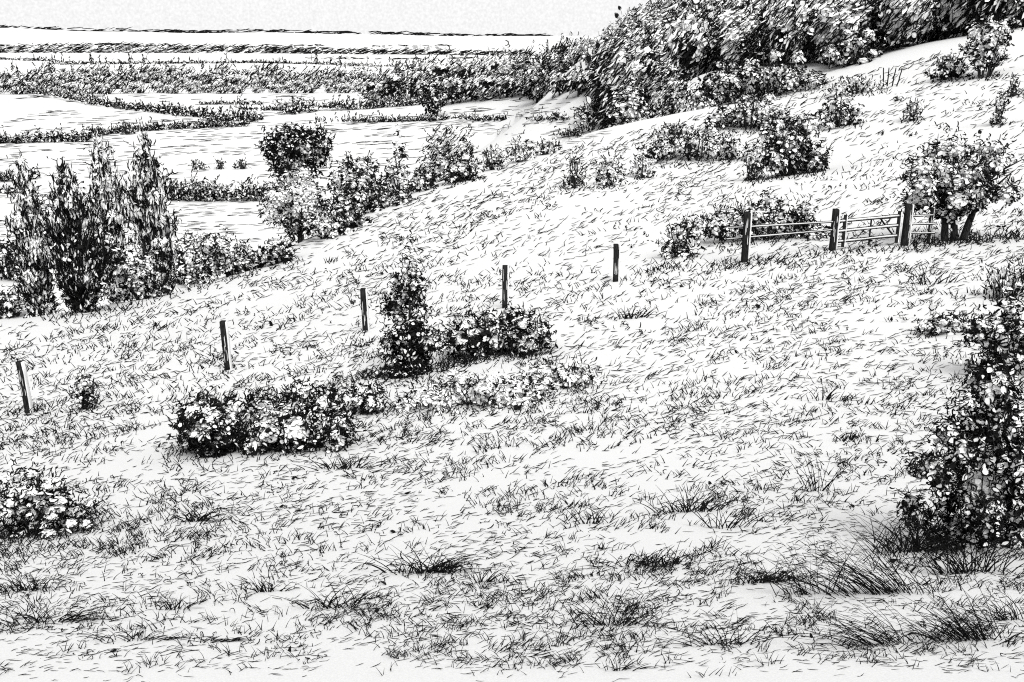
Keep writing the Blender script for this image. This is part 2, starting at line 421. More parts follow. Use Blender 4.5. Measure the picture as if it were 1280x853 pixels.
# --- cluster right of them
G2 = 'trees and shrubs along the bottom of the slope'
for a in [('dark bushy tree topping the cluster right of the round trees', 450, 262, 84, 80, 'round', .42, 'curl', 92),
          ('lumpy light-topped shrub in front of the bushy tree, on the meadow edge', 462, 282, 98, 54, 'wide', .46, 'leaf', 78),
          ('narrow pale tree behind the cluster of shrubs', 497, 222, 44, 72, 'column', .25, 'curl', 110),
          ('ragged tall tree with dark top on the right of the cluster', 558, 222, 86, 76, 'round', .5, 'hatch', 112),
          ('smooth rounded shrub with pale top in front of the ragged tall tree', 573, 229, 68, 42, 'dome', .34, 'curl', None),
          ('small light shrub left of the smooth rounded one', 525, 240, 52, 30, 'dome', .2, 'curl', None),
          ('dark shrub at the left of the shrub row down the slope', 617, 213, 50, 36, 'dome', .4, 'needle', None),
          ('rounded shrub in the middle of the shrub row down the slope', 650, 203, 46, 32, 'dome', .4, 'needle', None),
          ('low shrub at the right end of the shrub row', 682, 194, 36, 22, 'dome', .3, 'needle', None)]:
    plant('shrub' if 'shrub' in a[0].split(' in front')[0].split(' behind')[0].split(' on ')[0] or a[7] == 'needle' else 'tree', a[0], 'tree' if 'tree' in a[0].split(' in ')[0].split(' behind')[0].split(' left')[0].split(' topping')[0].split(' on ')[0] and 'shrub' not in a[0].split(' in ')[0].split(' left')[0] else 'shrub',
          a[1], a[2], a[3], a[4], a[5], G2, a[7], dark=a[6], el=7, wl=1.25, core_dark=.3, low=.4, Y=a[8], **(dict(trunk=(3, 1), parts=TP) if a[8] and a[5] in ('round', 'column') else {}))

# --- central meadow
plant('sapling', 'tall tapering sapling with dark foot in the middle of the meadow', 'sapling', 512, 470, 100, 182, 'cone', None, 'curl', dark=.3, core_dark=.15, el=10, wl=1.6, low=1.1, dens=.8, core=.6, stray=.25, trunk=(2.2, 1), parts=TP)
plant('shrub', 'dark spreading bush against the post, right of the sapling', 'shrub', 618, 448, 138, 74, 'wide', None, 'leaf', dark=.36, core_dark=.35, el=11, wl=1.6, low=.7, dens=.9, stray=.12)
plant('shrub', 'large ragged bush with dark gaps, left of the sapling in the meadow', 'shrub', 318, 566, 236, 122, 'wide', None, 'leaf', dark=.36, core_dark=.2, el=13, wl=1.9, low=.7, dens=1.0, stray=.12)
plant('shrub', 'low sprawling scrub right of the large ragged bush', 'shrub', 432, 520, 90, 56, 'wide', None, 'leaf', dark=.3, core_dark=.3, el=12, wl=1.7, low=.3, dens=.8, stray=.12)
plant('scrub', 'thin low scrub sprawling below the dark spreading bush', 'scrub', 596, 512, 200, 44, 'wide', None, 'curl', dark=.14, core_dark=.05, el=10, wl=1.5, low=.2, dens=.5, stray=.15)
plant('scrub', 'small patch of scrub right of the thin sprawling one', 'scrub', 702, 486, 96, 40, 'wide', None, 'leaf', dark=.2, core_dark=.08, el=11, wl=1.6, low=.2, dens=.55, stray=.15)
plant('seedling', 'small upright weedy plant right of the leftmost fence post', 'plant', 106, 512, 44, 54, 'cone', None, 'curl', dark=.25, core_dark=.1, el=10, wl=1.5, dens=.6, stray=.15)
plant('shrub', 'leafy bush cut by the left border in the foreground', 'shrub', 30, 672, 176, 96, 'ragged', None, 'leaf', dark=.2, core_dark=.08, el=14, wl=1.9, low=1.0, dens=.65, stray=.12)
# --- right foreground
plant('shrub', 'big dark leafy bush at the right border in the foreground', 'shrub', 1238, 688, 214, 262, 'ragged', None, 'curl', dark=.24, core_dark=.14, el=15, wl=2.0, low=.35, dens=.95, stray=.25)
plant('shrub', 'leafy bush on the right border above the big dark one', 'shrub', 1264, 470, 120, 96, 'ragged', None, 'leaf', dark=.22, core_dark=.15, el=14, wl=1.9, low=.3, dens=.8, stray=.12)
plant('shrub', 'sparse small bush left of the bush on the right border', 'shrub', 1190, 418, 70, 34, 'wide', None, 'leaf', dark=.2, core_dark=.1, el=12, wl=1.7, low=.2, dens=.6, stray=.15)
plant('shrub', 'ragged scrub at the right border below the gate tree', 'shrub', 1268, 372, 64, 50, 'dome', None, 'flame', dark=.2, core_dark=.1, el=14, wl=1.7, low=.2, dens=.5, stray=.12)
# --- gate tree
plant('hawthorn_tree', 'round-crowned tree with forked trunk beside the gate', 'tree', 1206, 304, 150, 130, 'crown', None, 'curl', dark=.26, core_dark=.08, el=10, wl=1.5, low=1.0, dens=.75, stray=.25, trunk=(4.6, 3), parts=TP)
# --- behind the fence
plant('shrub', 'upright shrub left of the thicket behind the rail fence', 'shrub', 850, 322, 56, 58, 'dome', None, 'leaf', dark=.3, core_dark=.2, el=9, wl=1.4, low=.5, dens=.7, stray=.15)
plant('shrub', 'wide thicket behind the rail fence, left of the gate', 'shrub', 958, 302, 150, 68, 'wide', None, 'curl', dark=.42, core_dark=.3, el=8, wl=1.4, low=.5, dens=.8, stray=.12)
# --- slope above
for a in [('conifer', 'small pointed conifer, leftmost of the young growth on the slope', 'conifer', 718, 236, 34, 54, 'cone', .3, 'needle', 8),
          ('shrub', 'round young bush right of the small pointed conifer', 'shrub', 766, 233, 42, 42, 'dome', .45, 'needle', 8),
          ('shrub', 'small young bush right of the round young one', 'shrub', 803, 223, 36, 36, 'dome', .4, 'needle', 7),
          ('shrub', 'long pale scrub stretching across the slope left of the dark spiky bush', 'shrub', 876, 204, 124, 52, 'wide', .25, 'curl', 7),
          ('shrub', 'pale shrub behind the dark spiky bush', 'shrub', 940, 165, 110, 52, 'wide', .2, 'curl', 7),
          ('shrub', 'dark spiky bush with bare stems on the open slope', 'shrub', 990, 220, 94, 88, 'dome', .52, 'curl', 10),
          ('conifer', 'small dark conifer left of the dark spiky bush', 'conifer', 940, 226, 24, 38, 'cone', .5, 'needle', 7),
          ('shrub', 'compact bush right of the dark spiky one', 'shrub', 1050, 160, 56, 40, 'dome', .45, 'curl', 7),
          ('shrub', 'lone small bush on the bare slope', 'shrub', 1143, 151, 32, 32, 'dome', .35, 'needle', 7),
          ('sapling', 'thin young tree near the right border on the bare slope', 'tree', 1250, 156, 28, 46, 'cone', .5, 'needle', 7),
          ('sapling', 'tiny young tree on the right border above the thin one', 'tree', 1268, 121, 20, 28, 'cone', .45, 'needle', 6),
          ('shrub', 'low scrub below the wood, beside the row of thin stakes', 'shrub', 1076, 118, 74, 24, 'wide', .4, 'needle', 6),
          ('shrub', 'dark low shrub left of the tall pale shrub at the wood edge', 'shrub', 1190, 100, 56, 32, 'dome', .45, 'curl', 7),
          ('shrub', 'tall pale-topped shrub at the right end of the wood edge', 'shrub', 1236, 98, 66, 72, 'round', .28, 'curl', 7),
          ('shrub', 'low dark shrub at the upper edge of the slope, left of the pale scrub', 'shrub', 846, 170, 60, 18, 'wide', .35, 'needle', 6),
          ('shrub', 'dark pointed bush at the slope crest, left of the pale-topped round tree', 'shrub', 742, 162, 48, 36, 'dome', .5, 'curl', 6)]:
    plant(a[0], a[1], a[2], a[3], a[4], a[5], a[6], a[7], None, a[9], dark=a[8], el=a[10], wl=1.3, core_dark=.25, low=.5, stray=.1, dens=.9)
for a in [('round_tree', 'pale-topped round tree in front of the wood at the slope crest', 'tree', 787, 153, 64, 66, 'round', .4, 'curl', 150),
          ('round_tree', 'dark dense tree right of the pale-topped round one', 'tree', 838, 146, 62, 78, 'round', .65, 'hatch', 158),
          ('shrub', 'light shrub with curled leaves right of the dark dense tree', 'shrub', 880, 140, 60, 40, 'dome', .25, 'curl', 150),
          ('shrub', 'large pale mounded thicket below the wood', 'shrub', 968, 128, 140, 66, 'wide', .36, 'curl', 155),
          ('shrub', 'shrub right of the dark dense tree, under the wood edge', 'shrub', 905, 112, 80, 44, 'dome', .42, 'curl', 165),
          ('shrub', 'light round shrub at the wood edge right of the mounded thicket', 'shrub', 1072, 86, 84, 46, 'dome', .36, 'curl', 168)]:
    plant(a[0], a[1], a[2], a[3], a[4], a[5], a[6], a[7], None, a[9], dark=a[8], el=8, wl=1.25, core_dark=.3, low=.4, stray=.1, dens=.9, Y=a[10], trunk=(2.5, 1) if 'tree' in a[0] else None, parts=TP if 'tree' in a[0] else ('foliage', 'stems'))

# ------------------------------------------------------------------ the wood: individual trees copied from a few of each kind
def copy_tree(o):
    c = o.copy(); COL.objects.link(c)
    for ch in o.children:
        d = ch.copy(); COL.objects.link(d); d.parent = c
    return c
def proto_tree(name, w, h, u, style, label, cat, group, **kw):
    t = thing(name, label, cat, (0, 0, 0), group)
    Wm, Hm = w * u, h * u
    foliage_mesh('crown', shape_blobs('round', Wm, Hm, Wm * .9), w * h, u, t, style, **kw)
    stems_mesh('trunk', Wm, Hm, u, t, 'tree', 2 * u, 1)
    return t
def scatter_trees(protos, spots, label, group):
    used = set()
    for i, (x, y, s) in enumerate(spots):
        k = i % len(protos); o = protos[k]
        if k in used: o = copy_tree(o)
        used.add(k)
        o.location = (x, y, float(ground(x, y)) - .3); o.scale = (s, s, s * random.uniform(.9, 1.1)); o.rotation_euler = (0, 0, random.uniform(-.35, .35))
        o['label'] = label
WL = 'dense hatched tree crown packed into the hillside wood at the upper right'
GW = 'trees of the hillside wood'
near_p = [proto_tree('woodland_tree', 60, 74, 240 / FPX, 'hatch', WL, 'tree', GW, dark=[.6, .7, .5, .66, .78][i], core_dark=.3, el=13, wl=1.15, low=1.0, dens=.95, stray=.06, clump=5.0) for i in range(5)]
far_p = [proto_tree('woodland_tree', 46, 62, 400 / FPX, 'hatch', WL, 'tree', GW, dark=[.6, .72, .55][i], core_dark=.3, el=11, wl=1.15, low=1.0, dens=.95, clump=6.0) for i in range(3)]
fx = np.array([560, 600, 640, 700, 750, 800, 860, 960, 1050, 1110, 1200, 1280, 1340])
fY = np.array([580, 545, 462, 352, 266, 225, 192, 178, 174, 170, 166, 163, 160])
bY = np.array([660, 640, 540, 430, 345, 318, 312, 306, 304, 302, 300, 300, 300])
near_s, far_s = [], []
tries = []
for _ in range(9000):
    px = random.uniform(570, 1330); f = np.interp(px, fx, fY); b = np.interp(px, fx, bY)
    Y = random.uniform(f, b); x = (px - 640) / FPX * Y * 1.03
    sp = (8.6 if px > 780 else 7.0) * (Y / 240) ** .35
    if all((x - a) ** 2 + (Y - c) ** 2 > sp * sp for a, c in tries):
        tries.append((x, Y)); s = random.uniform(.85, 1.12)
        if px < 780:                     # the wood runs down to the left in taller trees
            T = np.interp(px, [560, 600, 650, 720, 760, 800], [94, 84, 66, 46, 34, 22]) + random.uniform(0, 18)
            need = at(px, T, Y)[2] - float(ground(x, Y))
            s = min(max(.5, need / ((74 * 240 if Y < 330 else 62 * 400) / FPX)), 1.3)
        (near_s if Y < 330 else far_s).append((x, Y, s))
scatter_trees(near_p, near_s, WL, GW); scatter_trees(far_p, far_s, WL, GW)
print('wood', len(near_s), len(far_s))
# belt of trees across the valley
WB = 'small tree in the long belt of trees across the valley'
GB = 'trees of the valley belt'
belt_p = [proto_tree('belt_tree', 30, 19, 900 / FPX, 'hatch', WB, 'tree', GB, dark=[.42, .55, .34, .5][i], core_dark=.3, el=9, wl=1.15, low=1.1, dens=1.0, clump=8) for i in range(4)]
spots = []
for row, (yb, dens_) in enumerate(((117, 21), (111, 20), (105, 20), (100, 19))):
    px = -30 + random.uniform(0, 10)
    while px < 570:
        gap = row == 3 and (px < 40 or px > 330)
        drop = max(0, (px - 380) / 200) * 4
        if not gap:
            P = hit(px, yb - drop + random.uniform(-1, 1))[0]; spots.append((P[0], P[1], float(P[1] / 900 * random.choice((.5, .62, .75, .85, 1.05)))))
        px += dens_ * random.uniform(.75, 1.25)
scatter_trees(belt_p, spots, WB, GB)
print('belt', len(spots))
# taller trees where the belt meets the wood
WM = 'mid sized hatched tree where the valley belt meets the hillside wood'
GM = 'trees between the belt and the wood'
mid_p = [proto_tree('valley_tree', 44, 36, 620 / FPX, 'hatch', WM, 'tree', GM, dark=[.5, .62, .42][i], core_dark=.3, el=10, wl=1.15, low=1.3, dens=.9, clump=8.0) for i in range(3)]
spots = []
for px, py in [(470,128),(492,126),(515,122),(536,124),(566,130),(590,126),(612,124),(634,122),(655,120),(676,121),(700,119),(724,119),(748,118),
               (505,112),(530,110),(555,112),(580,110),(604,108),(628,108)]:
    P = hit(px, py)[0]; Y = min(P[1], 700); x = at(px, py, Y)[0]
    spots.append((float(x), float(Y), float(Y / 620 * random.uniform(.8, 1.1))))
scatter_trees(mid_p, spots, WM, GM)

# ------------------------------------------------------------------ hedges
def hedge(label, pts, h, group='hedges between the valley fields', style='needle', dark=.8, el=5.5, wl=1.2, dens=2.6, name='hedge', step=7, **kw):
    px = np.array([p[0] for p in pts], float); py = np.array([p[1] for p in pts], float)
    xs = np.arange(px[0], px[-1] + .1, step); ys = np.interp(xs, px, py)
    P = hit(xs, ys); o = P[len(P) // 2].copy()
    u = mpp(P); B = []
    for p, uu in zip(P, u):
        hh = h * uu * random.uniform(.7, 1.15)
        B.append((p[0] - o[0] + random.uniform(-1, 1) * uu, p[1] - o[1], p[2] - o[2] + hh * .42, step * uu * random.uniform(.6, .9), hh * random.uniform(.6, .9), hh * .52))
    dark = min(.95, dark + .25)
    t = thing(name, label, 'hedge', o, group)
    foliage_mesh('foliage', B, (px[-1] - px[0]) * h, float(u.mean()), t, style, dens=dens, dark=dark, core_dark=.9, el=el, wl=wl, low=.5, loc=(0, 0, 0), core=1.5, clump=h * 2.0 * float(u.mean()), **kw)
    return t
hedge('long dark hedge slanting down from the left border below the tree belt', [(-20, 112), (40, 119), (140, 135), (230, 145), (322, 153)], 10, dark=.6)
hedge('short tall hedge at the left border, level with the willow tops', [(-20, 180), (60, 178), (112, 177)], 13, dark=.5)
hedge('hedge running right from behind the willow tops', [(112, 172), (150, 166), (230, 161), (308, 158)], 9, dark=.6)
hedge('thin tall-grassed hedge ending at the crossing below the tree belt', [(262, 152), (330, 150)], 8, dark=.4)
hedge('double hedge line left of the small lone trees in the valley', [(255, 131), (330, 131)], 5, dark=.45)
hedge('lower line of the double hedge in the valley', [(300, 137), (392, 140)], 5, dark=.6)
hedge('hedge right of the crossing, below the belt', [(378, 139), (450, 137), (500, 133), (540, 130)], 10, dark=.55)
hedge('thin hedge across the field behind the dark round tree', [(396, 156), (470, 153), (560, 150)], 6, dark=.6)
hedge('short hedge right of the thin one across the field', [(572, 151), (634, 151)], 7, dark=.6)
hedge('low dotted hedge right of the pale field', [(640, 153), (712, 149)], 5, dark=.4)
hedge('bushy hedge on the valley floor left of the light round tree', [(205, 250), (260, 251), (332, 250)], 24, dark=.5, el=7)
hedge('hedge at the left border behind the narrow willow', [(-20, 228), (20, 226), (44, 224)], 15, dark=.4, el=6)
hedge('low hedge at the left border below the taller one', [(-20, 243), (30, 240)], 8, dark=.5)
hedge('thin hedge line beyond the belt, from the left border', [(-20, 74), (60, 77), (78, 79)], 3, dark=.6)
hedge('thin hedge line running right beyond the belt', [(80, 81), (200, 80), (330, 79), (450, 82)], 3, dark=.6)
hedge('faint hedge line at the right beyond the belt', [(420, 83), (560, 84)], 2.5, dark=.5)
hedge('ragged low hedge along the crest at the foot of the pale meadow', [(690, 176), (716, 170), (740, 163)], 9, dark=.45)
GS = 'small lone trees in the valley fields'
for lb, px, py, w, h in [('leftmost of three little bushes in a row on the valley field', 245, 213, 24, 15), ('middle of three little bushes in a row on the valley field', 274, 212, 17, 15),
                         ('rightmost of three little bushes in a row on the valley field', 302, 212, 20, 15), ('small tree sticking up between the willow tops', 158, 168, 22, 19),
                         ('spreading small tree in the hedge left of the dark round tree', 366, 143, 40, 24), ('upright lone tree in the field right of the belt', 543, 149, 32, 44),
                         ('tiny bush on the pale field at the foot of the wood', 697, 150, 18, 9), ('tiny dark bush on the meadow crest', 698, 188, 10, 15)]:
    plant('tree' if 'tree' in lb.split(' in ')[0].split(' sticking')[0] else 'bush', lb, 'tree' if 'tree' in lb.split(' in ')[0].split(' sticking')[0] else 'bush', px, py, w, h, 'dome' if h < 30 else 'round', GS, 'needle' if h < 30 else 'curl', dark=.5, el=5.5, wl=1.15, core_dark=.5, low=.4, dens=1.2)
# far-off woods and hedgerows that read as bands
fb = MB()
def far_band(pts, h, n_, slope=.35, ln=11, w=1.0):
    px = np.array([p[0] for p in pts], float); py = np.array([p[1] for p in pts], float)
    xs = rng.uniform(px[0], px[-1], n_); ys = np.interp(xs, px, py)
    P = hit(xs, ys); u = mpp(P); ok = np.isfinite(u); P, u, xs = P[ok], u[ok], xs[ok]; n2 = len(u)
    hh = np.interp(xs, px, [p[2] if len(p) > 2 else h for p in pts])
    P = P + np.stack([0 * u, rng.uniform(0, 60, n2), rng.random(n2) * hh * u], -1)
    D = np.stack([np.ones(n2), rng.normal(0, .1, n2), slope + rng.normal(0, .12, n2)], -1)
    strokes(fb, P, D, ln * u, w * u, .12, K=4)
    if h > 4:                                # pale leafy mass behind the strokes
        xs = rng.uniform(px[0], px[-1], n_ // 2); P = hit(xs, np.interp(xs, px, py)); ok = np.isfinite(P[:, 0]); P = P[ok]; u = mpp(P)
        P = P + np.stack([0 * u, 50 + 0 * u, rng.random(len(u)) * h * u], -1)
        leaves(fb, P, rdir(len(u)), 7 * u, 6 * u, u, np.zeros(len(u), bool), rim=False)
far_band([(-30, 66.5, 7), (30, 66.5, 9), (150, 66.5, 11), (330, 67, 8), (420, 68, 6), (580, 69, 5), (660, 70, 4)], 9, 780, .3, 11, .85)
far_band([(-30, 59), (140, 57), (220, 58.5)], 2, 50, .05, 14)
far_band([(290, 59), (330, 57.5), (400, 58)], 1.2, 16, .0, 14)
far_band([(-30, 73.5), (40, 76), (85, 79)], 1.5, 40, .05, 10, .9)
far_band([(60, 80.5), (180, 80), (300, 79), (460, 82)], 1.5, 110, .03, 10, .9)
far_band([(180, 61.5), (330, 60), (420, 61)], 1.2, 26, .02, 12, .8)
far_band([(430, 59.5), (520, 58), (560, 57.5)], 1.2, 16, .0, 12, .8)
far_band([(380, 74), (480, 75), (590, 74)], 1.6, 34, .02, 11, .9)
fo = fb.build('far_woods', MATS); tag(fo, 'hatched dark bands of far-off woods beyond the valley', 'wood', kind='stuff')
fb = MB()
for pts, h, n_ in [([(-30, 38, 2), (20, 36, 3), (60, 37, 4), (150, 38.5, 4), (230, 42, 3), (420, 46, 3)], 3, 190), ([(-30, 42), (200, 45), (430, 47)], .8, 34), ([(400, 47, 3), (500, 44.5, 3), (600, 46.5, 2), (690, 50, 1)], 3, 100)]:
    px = np.array([p[0] for p in pts], float); py = np.array([p[1] for p in pts], float)
    xs = rng.uniform(px[0], px[-1], n_); Y = 7100.0
    P = at(xs, np.interp(xs, px, py), Y); P[:, 2] = height(P[:, 0], P[:, 1]); u = mpp(P)
    hh = np.interp(xs, px, [p[2] if len(p) > 2 else h for p in pts])
    P = P + np.stack([0 * u, rng.uniform(-300, 50, n_), rng.random(n_) * hh * u], -1)
    strokes(fb, P, np.stack([np.ones(n_), 0 * u, rng.normal(.06, .1, n_)], -1), 12 * u, .95 * u, .1, K=4)
fo = fb.build('ridge_woods', [M_INK]); tag(fo, 'thin dark woods along the crest of the far ridge', 'wood', kind='stuff')

# ------------------------------------------------------------------ fence posts, rails and gate
def box(mb, c, ax, ay, az, m=0, taper=1.0, jit=0.0):
    """solid bar: centre, three half-extent vectors; split along az for an uneven, worn outline"""
    c = np.array(c, float); ax, ay, az = map(lambda v: np.array(v, float), (ax, ay, az))
    K = 6; V = []
    for i in range(K):
        t = i / (K - 1) * 2 - 1; s = 1 + (taper - 1) * i / (K - 1); jj = rng.normal(0, jit, 2)
        for sx, sy in ((-1, -.7), (-.7, -1), (.7, -1), (1, -.7), (1, .7), (.7, 1), (-.7, 1), (-1, .7)):
            V.append(c + az * t + ax * (sx * s + jj[0]) + ay * (sy * s + jj[1]))
    q = [[i * 8 + j, i * 8 + (j + 1) % 8, i * 8 + 8 + (j + 1) % 8, i * 8 + 8 + j] for i in range(K - 1) for j in range(8)]
    for b in (0, (K - 1) * 8): q += [[b, b + 1, b + 2, b + 3], [b, b + 3, b + 4, b + 7], [b + 4, b + 5, b + 6, b + 7]]
    q = np.array(q); pale = np.zeros(len(q), int)
    mb.add(np.array(V), q, m)
def post_mesh(name, parent, u, h, w, lean=0.0):
    mb = MB(); hw = w * u / 2
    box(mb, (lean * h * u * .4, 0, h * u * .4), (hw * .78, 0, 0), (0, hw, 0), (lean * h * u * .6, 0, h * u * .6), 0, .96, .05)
    box(mb, (hw * 1.02 + lean * h * u * .4, -.15 * hw, h * u * .4), (hw * .2, 0, 0), (0, hw * .8, 0), (lean * h * u * .6, 0, h * u * .597), 1, .96, .12)  # pale right strip: the post's sunlit side painted in as wood colour
    # splits in the grain
    k = 5; z = rng.uniform(.25, .8, k) * h * u
    P = np.stack([rng.uniform(-.5, .9, k) * hw + lean * z, np.full(k, -hw * 1.03), z], -1)
    strokes(mb, P, np.stack([np.full(k, lean), 0 * z, 1 + 0 * z], -1), 12 * u, .7 * u, .03, m=1)
    return mb.build(name, [M_WOODD, M_WOODP], parent)
GP = 'posts of the meadow fence'
for lb, px, py, h, w, ln in [('leaning dark post at the left border of the meadow', 36, 516, 70, 9, -.03), ('post standing behind the large ragged bush', 285, 462, 64, 9, -.02),
                        ('post just left of the tall sapling', 457, 413, 54, 8.5, -.02), ('post standing out of the dark spreading bush', 631, 385, 54, 8.5, 0),
                        ('lone post between the dark spreading bush and the rail fence', 769, 352, 47, 8, 0)]:
    P = hit(px, py)[0]; u = float(mpp(P)); t = thing('fence_post', lb, 'fence post', P, GP)
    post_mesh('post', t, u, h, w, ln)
def rail_mesh(name, parent, p0, p1, r, dark=True):
    mb = MB(); p0 = np.array(p0, float); p1 = np.array(p1, float); d = (p1 - p0) / 2; L = np.linalg.norm(d)
    c = (p0 + p1) / 2; dn = d / L; up = np.array([0, 0, 1.0]); side = unit(np.cross(dn, up)[None])[0]; up2 = np.cross(side, dn)
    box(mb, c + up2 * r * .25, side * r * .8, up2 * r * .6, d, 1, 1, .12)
    box(mb, c - up2 * r * .7, side * r * .9, up2 * r * .5, d, 0, 1, .25)  # dark lower bar stands in for the rail's shaded underside
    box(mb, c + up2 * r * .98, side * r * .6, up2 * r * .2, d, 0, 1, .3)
    return mb.build(name, [M_WOODD, M_RAIL], parent)
Pa = hit(930, 328)[0]; Pb = hit(1040, 313)[0]; Pc = hit(1130, 307)[0]
u = float(mpp(Pa)); ub = float(mpp(Pb)); uc = float(mpp(Pc))
t = thing('rail_fence', 'two-rail wooden fence running from a tall dark post to the gate', 'fence', Pa)
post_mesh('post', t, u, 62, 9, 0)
z3 = lambda P, o, h, uu, dx=0: (P[0] - o[0] + dx, P[1] - o[1] - .09, P[2] - o[2] + h * uu)
for h0, h1 in ((50, 36), (36, 26)):
    pm = Pa + (Pb - Pa) * .93
    rail_mesh('rail', t, z3(Pa - np.array([22 * u, -.2, .05]), Pa, h0 - 6, u), z3(Pb, Pa, h1, ub, -.12), 1.15 * u)
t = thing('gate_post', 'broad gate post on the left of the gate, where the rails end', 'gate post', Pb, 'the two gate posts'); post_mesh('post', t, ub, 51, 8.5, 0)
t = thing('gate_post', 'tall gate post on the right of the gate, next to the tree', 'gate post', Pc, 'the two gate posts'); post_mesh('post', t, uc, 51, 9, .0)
o = Pb + np.array([6.5 * ub, 0, 0]); d = Pc - np.array([7 * uc, 0, 0]) - o
t = thing('field_gate', 'closed wooden field gate with three rails and braces between its posts', 'gate', o)
def gp(f, h): return o * 0 + d * f + np.array([0, 0, h * ub])
for f in (.08, .96):
    mb = MB(); box(mb, gp(f, 23.5), (1.7 * ub, 0, 0), (0, 1.6 * ub, 0), (0, 0, 20 * ub), 0, 1, .1); box(mb, gp(f, 23.5) + np.array([2.1 * ub, -.2 * ub, 0]), (.6 * ub, 0, 0), (0, 1.3 * ub, 0), (0, 0, 19 * ub), 1, 1, .1); mb.build('gate_stile', [M_WOODD, M_WOODP], t)  # pale strip beside each stile colours in its lit right edge
for h in (37, 25, 12): rail_mesh('gate_rail', t, gp(-.02, h - 1), gp(1.0, h + 1), 1.7 * ub)
for a, b in (((.66, 36), (.94, 10)), ((.28, 10), (.45, 25))):
    mb = MB(); p0, p1 = gp(*a), gp(*b); dd = (p1 - p0) / 2
    box(mb, (p0 + p1) / 2 + np.array([0, 3.2 * ub, 0]), (0, .8 * ub, 0), (.9 * ub, 0, .5 * ub), dd, 0, 1, .1); mb.build('gate_brace', [M_WOODD], t)
mb = MB(); box(mb, gp(.52, 20) + np.array([0, 3.0 * ub, 0]), (.9 * ub, 0, 0), (0, .8 * ub, 0), (0, 0, 17 * ub), 0, 1, .1); mb.build('gate_brace', [M_WOODD], t)
Pd = hit(1160, 305)[0]
t = thing('rail_fence', 'short three-rail fence from the right gate post to the tree', 'fence', Pd)
for h in (37, 27, 16): rail_mesh('rail', t, z3(Pc, Pd, h, uc, .1), z3(Pd, Pd, h - 1 + random.uniform(-1, 1), uc, random.uniform(-.1, .2)), 1.1 * uc)
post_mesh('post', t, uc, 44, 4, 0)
# thin stakes under the wood
for i, px in enumerate((1103, 1109, 1116, 1123)):
    P = hit(px, 108)[0]; uu = float(mpp(P)); mb = MB()
    box(mb, (0, 0, 9 * uu), (.7 * uu, 0, 0), (0, .7 * uu, 0), ((i - 1) * 1.2 * uu, 0, 12 * uu), 0, .7, .2)
    o_ = mb.build('stake', [M_WOODD], None, P); tag(o_, 'thin bare stake in the row below the wood edge', 'stake', 'stakes below the wood')

# ------------------------------------------------------------------ grass
def img_dir(px, py, th, du=8.0):
    P = hit(px, py); Q = hit(px + np.cos(th) * du, py - np.sin(th) * du)
    D = Q - P; L = np.linalg.norm(D, axis=1); u = mpp(P)
    ok = np.isfinite(L) & (L < du * u * 90)
    return P, unit(np.nan_to_num(D)), u, ok, np.nan_to_num(L / du)
def edge_y(px):      # visible edge of the meadow in the photo
    return np.interp(px, [-200, 0, 60, 170, 380, 510, 600, 700, 830, 960, 1060, 1150, 1280, 1500], [440, 406, 398, 378, 322, 242, 215, 186, 153, 124, 92, 72, 42, 20])
def theta(px, py):
    t = np.radians(np.interp(py, [100, 250, 420, 560, 700, 853], [19, 16, 13, 9, 6, 4]))
    right = sstep(800, 1150, px) * sstep(330, 480, py)
    return t * (1 - right) + np.radians(-1) * right + rng.normal(0, .2, len(px))
gm = MB()
# short blades lying along the slope, in broken rows
N = 82000
px = rng.uniform(-160, 1440, N); py = rng.uniform(70, 900, N)
row = noise3(np.stack([px / 85, (py + .22 * px) / 9.0, 0 * px], -1)); pat = noise3(np.stack([px / 150, (py + .2 * px) / 60.0, 0 * px + 7], -1))
keep = (py > edge_y(px) + 2) & (rng.random(N) < np.clip((row * .62 + pat * .38 - .32) * 2.2, .12, .8) * np.interp(py, [60, 250, 420, 853], [.85, .72, .54, .48])) & (rng.random(N) < np.interp(py, [800, 832, 848, 900], [1, .7, .1, .05]))
px, py = px[keep], py[keep]; th = theta(px, py)
P, D, u, ok, m1 = img_dir(px, py, th)
P, D, u, m1 = P[ok], D[ok], u[ok], m1[ok]
ln = np.interp(py[ok], [100, 300, 600, 853], [9.5, 9, 11, 15])
k = len(P); up = np.array([0, 0, 1.0])
print('dashes', k)
lift = rng.uniform(.02, .16, k)[:, None] * up
strokes(gm, P + up * (1.0 * u)[:, None], unit(D + lift), ln * np.minimum(m1, 45 * u) * rng.uniform(.6, 1.2, k), rng.uniform(.55, .88, k) * u, .12, K=4)
# upright blades in small broken rows
def blades(mb, px, py, hpx, lean, spread, w=1.05, curl=.2, K=5):
    P = hit(px, py); u = mpp(P); ok = np.isfinite(u); P, u = P[ok], u[ok]; k = len(u)
    hp = np.broadcast_to(hpx, (len(ok),))[ok]; ln_ = np.broadcast_to(lean, (len(ok),))[ok]
    D = np.stack([ln_ + rng.normal(0, spread, k), rng.normal(0, spread * .6, k), np.ones(k)], -1); D = unit(D)
    L = hp * u * rng.uniform(.55, 1.3, k)
    t = np.linspace(0, 1, K)[None]; side = np.stack([np.sign(D[:, 0]) * np.ones(k), rng.normal(0, .3, k), -.35 * np.ones(k)], -1)
    cv = np.abs(rng.normal(0, curl, (k, 1))) * t ** 2
    Pp = P[:, None] + (t * L[:, None])[..., None] * D[:, None] + (cv * L[:, None])[..., None] * side[:, None] - up * (.5 * u)[:, None, None]
    R = np.interp(np.linspace(0, 1, K), [0, .3, 1], [1.1, 1.0, .3])[None] * rng.uniform(.7, 1.25, (k, 1)) * u[:, None] * w * .55
    tubes(mb, Pp, R, 0)
nc = 7200
cx = rng.uniform(-150, 1430, nc); cy = edge_y(cx) + 6 + (860 - edge_y(cx)) * rng.random(nc) ** .85
